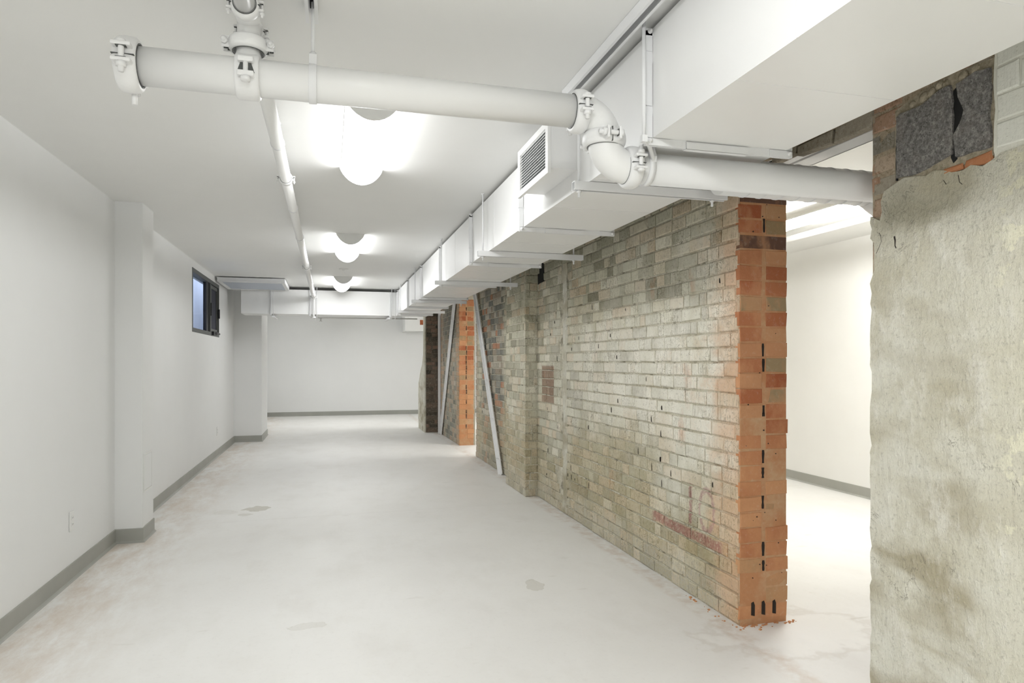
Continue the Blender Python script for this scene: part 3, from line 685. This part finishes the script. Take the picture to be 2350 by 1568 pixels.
MB().tube([(-.835, 11.05, 2.02), (-.835, 11.05, CH-.001)], .005, 8).build('threaded_rod', M['steel'], t)
MB().box(-.855, -.815, 11.03, 11.7, 2.028, 2.052).build('channel', M['steel'], t)
# slotted channels screwed to the ceiling
def ceiling_channel(x, y0, y1, label, h=.04, wd=.02):
    t = thing('ceiling_channel', label, 'channel', (x, (y0+y1)/2, CH))
    q = MB(); z1 = CH-.001
    q.box(x-wd, x-wd+.0035, y0, y1, z1-h, z1).box(x+wd-.0035, x+wd, y0, y1, z1-h, z1).box(x-wd+.0035, x+wd-.0035, y0, y1, z1-.003, z1)
    q.box(x-wd+.0035, x-wd+.011, y0, y1, z1-h, z1-h+.003).box(x+wd-.011, x+wd-.0035, y0, y1, z1-h, z1-h+.003); q.build('rail', M['steel'], t)
    MB().box(x-.006, x+.006, y0+.03, y1-.03, z1-.0036, z1-.0029).build('slot', M['black'], t); return t
ceiling_channel(1.0, 1.2, 2.76, 'long white slotted channel on the ceiling beside the top of the near duct', wd=.022)
ceiling_channel(-.055, 1.9, 2.36, 'short white slotted channel on the ceiling above the big pipe strap')

# ------------------------------------------------------------ the big crossing pipe
PYP, PZ1, PZ2, PR = 2.26, 2.236, 2.05, .0571
def coupling(c, axis, bolt, parent, r, wd=.026, name='coupling', mat='iron'):
    """grooved coupling: housing ring, two bolt lugs on +-side; bolt = direction of the bolts"""
    c, ax, bd = Vector(c), Vector(axis).normalized(), Vector(bolt).normalized(); side = ax.cross(bd)
    q = MB(); k = wd/.026
    q.lathe(c, ax, [(-wd, r-.001), (-wd, r*1.17), (-wd*.72, r*1.27), (-wd*.3, r*1.32), (wd*.3, r*1.32), (wd*.72, r*1.27), (wd, r*1.17), (wd, r-.001)], 40)
    s = r*.30
    for sg in (-1, 1):
        for up in (-1, 1):
            q.obox(c+side*sg*(r*1.42)+bd*up*s*1.25, side*r*.27, ax*wd*.85, bd*s*.30)
    h = q.build(name, M[mat], parent, bevel=.0035)
    for sg in (-1, 1):
        b = MB(); p = c+side*sg*r*1.50
        b.lathe(p, bd, [(-s*3.1, 0), (-s*3.1, s*.44), (-s*.9, s*.44), (s*1.0, s*.44), (s*1.25, s*.44)], 12)
        b.lathe(p, bd, [(-s*2.3, s*.3), (-s*2.3, s*.82), (-s*1.55, s*.82), (-s*1.55, s*.3)], 6)
        b.lathe(p, bd, [(s*1.5, s*.3), (s*1.5, s*.8), (s*1.95, s*.66), (s*2.15, .0001)], 14)
        b.build('bolt', M['iron'], h)
    g = MB(); g.lathe(c, bd, [(-.0006, r*1.33), (.0006, r*1.33)], 40)
    # hairline split and dark gasket lips
    g = MB()
    for sg in (-1, 1): g.lathe(c+ax*sg*(wd+.0006), ax, [(-.0006, r+.0002), (-.0006, r+.0022), (.0006, r+.0022), (.0006, r+.0002)], 40)
    for sg in (-1, 1): g.obox(c+side*sg*r*1.25, side*r*.088, ax*wd*.98, bd*.0011)
    for sg in (-1, 1):
        for up in (-1, 1): g.obox(c+side*sg*(r*1.50)+bd*up*s*.93, side*r*.13, ax*wd*.45, bd*.0015)
    g.build('gasket', M['winframe'], h)
    return h
t = thing('sprinkler_main', 'large white pipe crossing the room overhead, stepping down through two elbows to the brick wall', 'pipe', (0, PYP, PZ1))
MB().tube([(-.60, PYP, PZ1), (.86, PYP, PZ1)], PR, 40).build('upper_pipe', M['pipe'], t)
S = []; R1 = .093; VX = .962
for i in range(13): a = math.pi/2*i/12; S.append((VX-R1+R1*math.sin(a), PYP, PZ1-R1+R1*math.cos(a)))
e1 = S
MB().tube([(VX-R1-.02, PYP, PZ1)]+e1, PR*1.05, 40).build('upper_elbow', M['pipe'], t)
S = []
for i in range(13): a = math.pi/2*i/12; S.append((VX+R1-R1*math.cos(a), PYP, PZ2+R1-R1*math.sin(a)))
MB().tube([(VX, PYP, PZ2+R1+.004)]+S+[(VX+R1+.02, PYP, PZ2)], PR*1.05, 40).build('lower_elbow', M['pipe'], t)
MB().tube([(VX+R1, PYP, PZ2), (XR-.001, PYP, PZ2)], PR, 40).build('lower_pipe', M['pipe'], t)
coupling((VX-R1-.005, PYP, PZ1), (1, 0, 0), (0, 0, 1), t, PR*1.02)
coupling((VX, PYP, (PZ1-R1+PZ2+R1)/2), (0, 0, 1), (1, 0, 0), t, PR*1.05)
coupling((VX+R1+.012, PYP, PZ2), (1, 0, 0), (0, 0, -1), t, PR*1.02)
h = coupling((-.580, PYP, PZ1), (1, 0, 0), (0, 0, 1), t, PR*1.08, .031, 'end_coupling')
MB().lathe((-.60, PYP, PZ1), (-1, 0, 0), [(-.02, PR), (.004, PR), (.010, PR*.8), (.012, 0)], 40).build('end_cap', M['iron'], t)
MB().tube([(-.575, PYP+.03, PZ1-PR*1.2), (-.575, PYP+.03, PZ1-PR*1.3-.035)], .008, 10).build('drain_plug', M['iron'], t)
# tee clamp with upright outlet
q = MB(); TX = -.245
q.lathe((TX, PYP, PZ1), (1, 0, 0), [(-.036, PR*.99), (-.036, PR*1.14), (-.028, PR*1.22), (.028, PR*1.22), (.036, PR*1.14), (.036, PR*.99)], 40)
q.lathe((TX, PYP, PZ1+PR*.8), (0, 0, 1), [(0, .050), (.01, .042), (.03, .036), (.055, .036)], 32)
q.obox((TX, PYP-PR*1.3, PZ1+.024), (.022, 0, 0), (0, .014, 0), (0, 0, .008)).obox((TX, PYP-PR*1.3, PZ1-.02), (.024, 0, 0), (0, .015, 0), (0, 0, .008))
tee = q.build('tee_clamp', M['iron'], t, bevel=.003)
b = MB(); b.tube([(TX, PYP-PR*1.36, PZ1-.045), (TX, PYP-PR*1.36, PZ1+.034)], .0075, 12); b.lathe((TX, PYP-PR*1.36, PZ1-.042), (0, 0, 1), [(0, 0), (0, .014), (.014, .015), (.014, 0)], 12); b.build('bolt', M['iron'], tee)
MB().prism([(TX-.025, PZ1-.012), (TX+.025, PZ1-.012), (TX+.015, PZ1+.018), (TX-.015, PZ1+.018)], 1, PYP-PR*1.27, PYP-PR*1.20).build('clamp_gap', M['winframe'], tee)

# thin branch pipe running down the room
TZ, TR = 2.418, .0305
t = thing('branch_pipe', 'thin white sprinkler pipe running down the long room under the ceiling', 'pipe', (TX, 6, TZ))
MB().tube([(TX, PYP+.05, TZ), (TX, 10.3, TZ), (TX, 10.55, TZ-.012), (TX+.01, 10.8, TZ-.045), (TX+.012, 10.95, TZ-.06)], TR, 24).build('pipe_run', M['pipe'], t)
q = MB(); q.tube([(TX, PYP, PZ1+PR+.03), (TX, PYP, TZ)], TR*1.1, 24).tube([(TX, PYP-.07, TZ), (TX, PYP+.07, TZ)], TR*1.15, 24)
q.build('tee_fitting', M['iron'], t)
coupling((TX, PYP, PZ1+PR+.042), (0, 0, 1), (0, 1, 0), t, .0455, .021)
coupling((TX, PYP-.085, TZ), (0, 1, 0), (0, 0, 1), t, TR*1.05, .019)
coupling((TX, PYP+.085, TZ), (0, 1, 0), (0, 0, 1), t, TR*1.05, .019)
MB().tube([(TX, PYP-.06, TZ), (TX, -1.4, TZ)], TR, 24).build('near_run', M['pipe'], t)
for y in (4.17, 8.0): coupling((TX, y, TZ), (0, 1, 0), (0, 0, 1), t, TR, .022)
coupling((TX+.012, 10.96, TZ-.062), (0, 1, -.2), (0, 0, 1), t, TR, .022)
MB().tube([(TX+.012, 11.0, TZ-.07), (TX+.012, 11.03, 2.3), (TX+.012, 11.03, 2.09), (TX+.012, 11.04, 2.04), (TX+.012, 11.06, 2.03), (TX+.02, 11.2, 2.03), (TX+.02, 11.75, 2.04), (TX+.02, 11.85, 2.12), (TX+.02, 12.6, 2.13), (TX+.06, 12.63, 2.13), (1.6, 12.63, 2.14)], .011, 12).build('drop_pipe', M['pipe'], t)
q = MB(); q.lathe((TX+.1, 12.63, 2.12), (0, 0, -1), [(0, .02), (.03, .014), (.04, .012), (.05, .03), (.056, .03), (.058, 0)], 12)
hd = q.build('sprinkler_head', M['iron'], t)
# hangers
def ring_hanger(x, y, z, r, rod_r, label, zt=CH-.001, strap=.011):
    t = thing('pipe_hanger', label, 'hanger', (x, y, z), 'ring hangers on the thin pipe')
    q = MB(); q.lathe((x, y, z), (0, 1, 0), [(-strap, r+.001), (-strap, r+.004), (strap, r+.004), (strap, r+.001), (-strap, r+.001)], 28); q.obox((x, y, z+r+.012), (.004, 0, 0), (0, strap, 0), (0, 0, .012)); q.build('ring', M['steel'], t)
    MB().tube([(x, y, z+r+.01), (x, y, zt)], rod_r, 10).build('threaded_rod', M['steel'], t)
    MB().lathe((x, y, zt-.008), (0, 0, 1), [(0, .004), (0, .014), (.008, .016)], 12).build('anchor', M['iron'], t)
ring_hanger(TX, 3.5, TZ, TR, .005, 'ring hanger on the thin pipe nearest the big pipe')
ring_hanger(TX, 4.95, TZ, TR, .005, 'ring hanger on the thin pipe just past its first coupling')
ring_hanger(TX, 6.1, TZ, TR, .005, 'ring hanger halfway along the thin pipe')
ring_hanger(TX, 7.7, TZ, TR, .005, 'ring hanger on the thin pipe beside its far coupling')
ring_hanger(TX+.01, 10.6, TZ-.02, TR, .005, 'farthest ring hanger on the thin pipe, before the crossing duct')
# flat strap hanger on the big pipe, and the hook strap on the lower run
t = thing('strap_hanger', 'flat white strap hanger around the big pipe, with its rod to the ceiling', 'hanger', (-.05, PYP, PZ1))
q = MB(); q.lathe((-.05, PYP, PZ1), (1, 0, 0), [(-.012, PR+.0005), (-.012, PR+.004), (.012, PR+.004), (.012, PR+.0005)], 40); q.box(-.062, -.038, PYP-.022, PYP+.022, PZ1+PR*.85, PZ1+PR+.032)
q.build('strap', M['steel'], t, bevel=.001)
q = MB(); q.tube([(-.05, PYP, PZ1+PR+.03), (-.05, PYP, CH-.02)], .006, 10).lathe((-.05, PYP, PZ1+PR+.032), (0, 0, 1), [(0, .001), (0, .011), (.012, .011), (.012, .001)], 6); q.build('threaded_rod', M['steel'], t)
t = thing('strap_hanger', 'hook-shaped white strap hanger on the lower pipe run beside the second elbow', 'hanger', (1.125, PYP, PZ2))
q = MB(); q.lathe((1.128, PYP, PZ2), (1, 0, 0), [(-.012, PR+.0005), (-.012, PR+.005), (.012, PR+.005), (.012, PR+.0005)], 40)
q.prism([(PYP-PR-.004, PZ2+.01), (PYP-PR, PZ2+.03), (PYP-.035, PZ2+.10), (PYP-.02, PZ2+.13), (PYP-.03, PZ2+.10), (PYP-PR-.009, PZ2+.03)], 0, 1.116, 1.140)
q.build('strap', M['steel'], t)
MB().tube([(1.036, PYP-.17, PZ2+.045), (1.036, PYP-.17, CH-.02)], .0065, 12).build('threaded_rod', M['steel'], t)
MB().box(1.026, 1.046, PYP-.18, PYP-.16, PZ2+.038, PZ2+.062).tube([(1.036, PYP-.17, PZ2+.045), (1.08, PYP-.12, PZ2+.05), (1.125, PYP-.064, PZ2+.02)], .008, 8).build('bracket', M['steel'], t, bevel=.001)

# ------------------------------------------------------------ diagonal steel braces
def brace(p0, p1, label):
    a, b = Vector(p0), Vector(p1); d = (b-a).normalized(); nx = Vector((-1, 0, 0)); sd = nx.cross(d)
    t = thing('diagonal_brace', label, 'brace', p0, 'white steel braces against the brick wall')
    q = MB(); m = (a+b)/2; L = (b-a).length/2
    q.obox(m+nx*.006, d*L, sd*.042, nx*.005); q.obox(m+nx*.02+sd*.038, d*L, sd*.004, nx*.016)
    q.build('angle_bar', M['duct'], t)
    for i in range(5):
        p = a+(b-a)*(.08+.2*i)
        MB().lathe(p+nx*.011, nx, [(0, .014), (.01, .014), (.012, .007), (.03, .007), (.031, 0)], 8).build('bolt', M['iron'], t)
brace((1.97, 7.68, .0), (1.97, 9.14, 2.30), 'white diagonal steel brace on the brickwork between pilaster and passage')
brace((1.985, 12.20, .0), (1.985, 10.78, 2.30), 'white diagonal steel brace beyond the passage, leaning the other way')

# ------------------------------------------------------------ room behind: spiral ducts and pipes
t = thing('spiral_duct', 'round white spiral duct behind the big pipe, widening as it enters the side room', 'duct', (2, 2.56, 2.14))
yd, zd = 2.56, 2.138
MB().tube([(DX1+.001, yd, zd), (2.42, yd, zd)], .078, 32).build('narrow_tube', M['duct'], t)
MB().tube([(2.40, yd, zd), (2.50, yd, zd-.015), (2.60, yd, zd-.04), (4.0, yd, zd-.04)], [.080, .11, .155, .155], 36).build('wide_tube', M['duct'], t)
q = MB()
for i in range(9): q.lathe((1.75+i*.085, yd, zd), (1, .1, 0), [(-.003, .077), (-.003, .0805), (.003, .0805), (.003, .077)], 32)
for i in range(5): q.lathe((2.64+i*.13, yd, zd-.04), (1, .1, 0), [(-.003, .154), (-.003, .1575), (.003, .1575), (.003, .154)], 36)
q.build('seams', M['steel'], t)
tag(MB().tube([(3.44, YN+.5, 2.47), (3.44, YF-.5, 2.47)], .03, 16).build('ceiling_pipe', M['pipe']), 'white pipe along the side room ceiling, nearer the brick wall', 'pipe')
tag(MB().tube([(4.2, YN+.5, 2.50), (4.2, YF-.5, 2.50)], .028, 16).build('ceiling_pipe', M['pipe']), 'white pipe along the side room ceiling, nearer the far white wall', 'pipe')
t = thing('spiral_duct', 'small round white duct under the side room ceiling, seen beside the orange wall end', 'duct', (3.95, 6, 2.47))
MB().tube([(3.9, 5.6, 2.46), (3.9, 9, 2.46)], .06, 24).build('tube', M['duct'], t)
q = MB()
for i in range(10): q.lathe((3.9, 5.65+i*.16, 2.46), (0, 1, 0), [(-.003, .059), (-.003, .062), (.003, .062), (.003, .059)], 24)
q.build('seams', M['steel'], t)

# ------------------------------------------------------------ outlets and access panel
def outlet(y, z, label):
    t = thing('wall_outlet', label, 'outlet', (XL, y, z), 'outlets on the left wall')
    p = MB().box(XL+.0005, XL+.006, y-.036, y+.036, z-.06, z+.06).build('face_plate', M['plastic'], t, bevel=.002)
    for dz in (-.02, .02):
        q = MB().box(XL+.006, XL+.0085, y-.017, y+.017, z+dz-.014, z+dz+.014); s_ = q.build('socket', M['plastic'], t, bevel=.002)
        [MB().box(XL+.0085, XL+.0088, y+a, y+a+.003, z+dz-.004, z+dz+.006).build('slot', M['winframe'], s_) for a in (-.009, .006)]
outlet(4.665, .365, 'white wall outlet on the left wall before the near column')
outlet(10.2, .36, 'white wall outlet on the left wall between the two columns')
t = thing('access_panel', 'white access panel low on the side of the near boxed column', 'panel', (c1[2], 5.69, .51))
ring(MB(), c1[2]+.0005, c1[2]+.004, 5.56, 5.80, .36, .65, .012, .012).build('frame', M['plastic'], t)
MB().box(c1[2]+.0005, c1[2]+.003, 5.575, 5.785, .375, .635).build('door', M['drywall'], t)
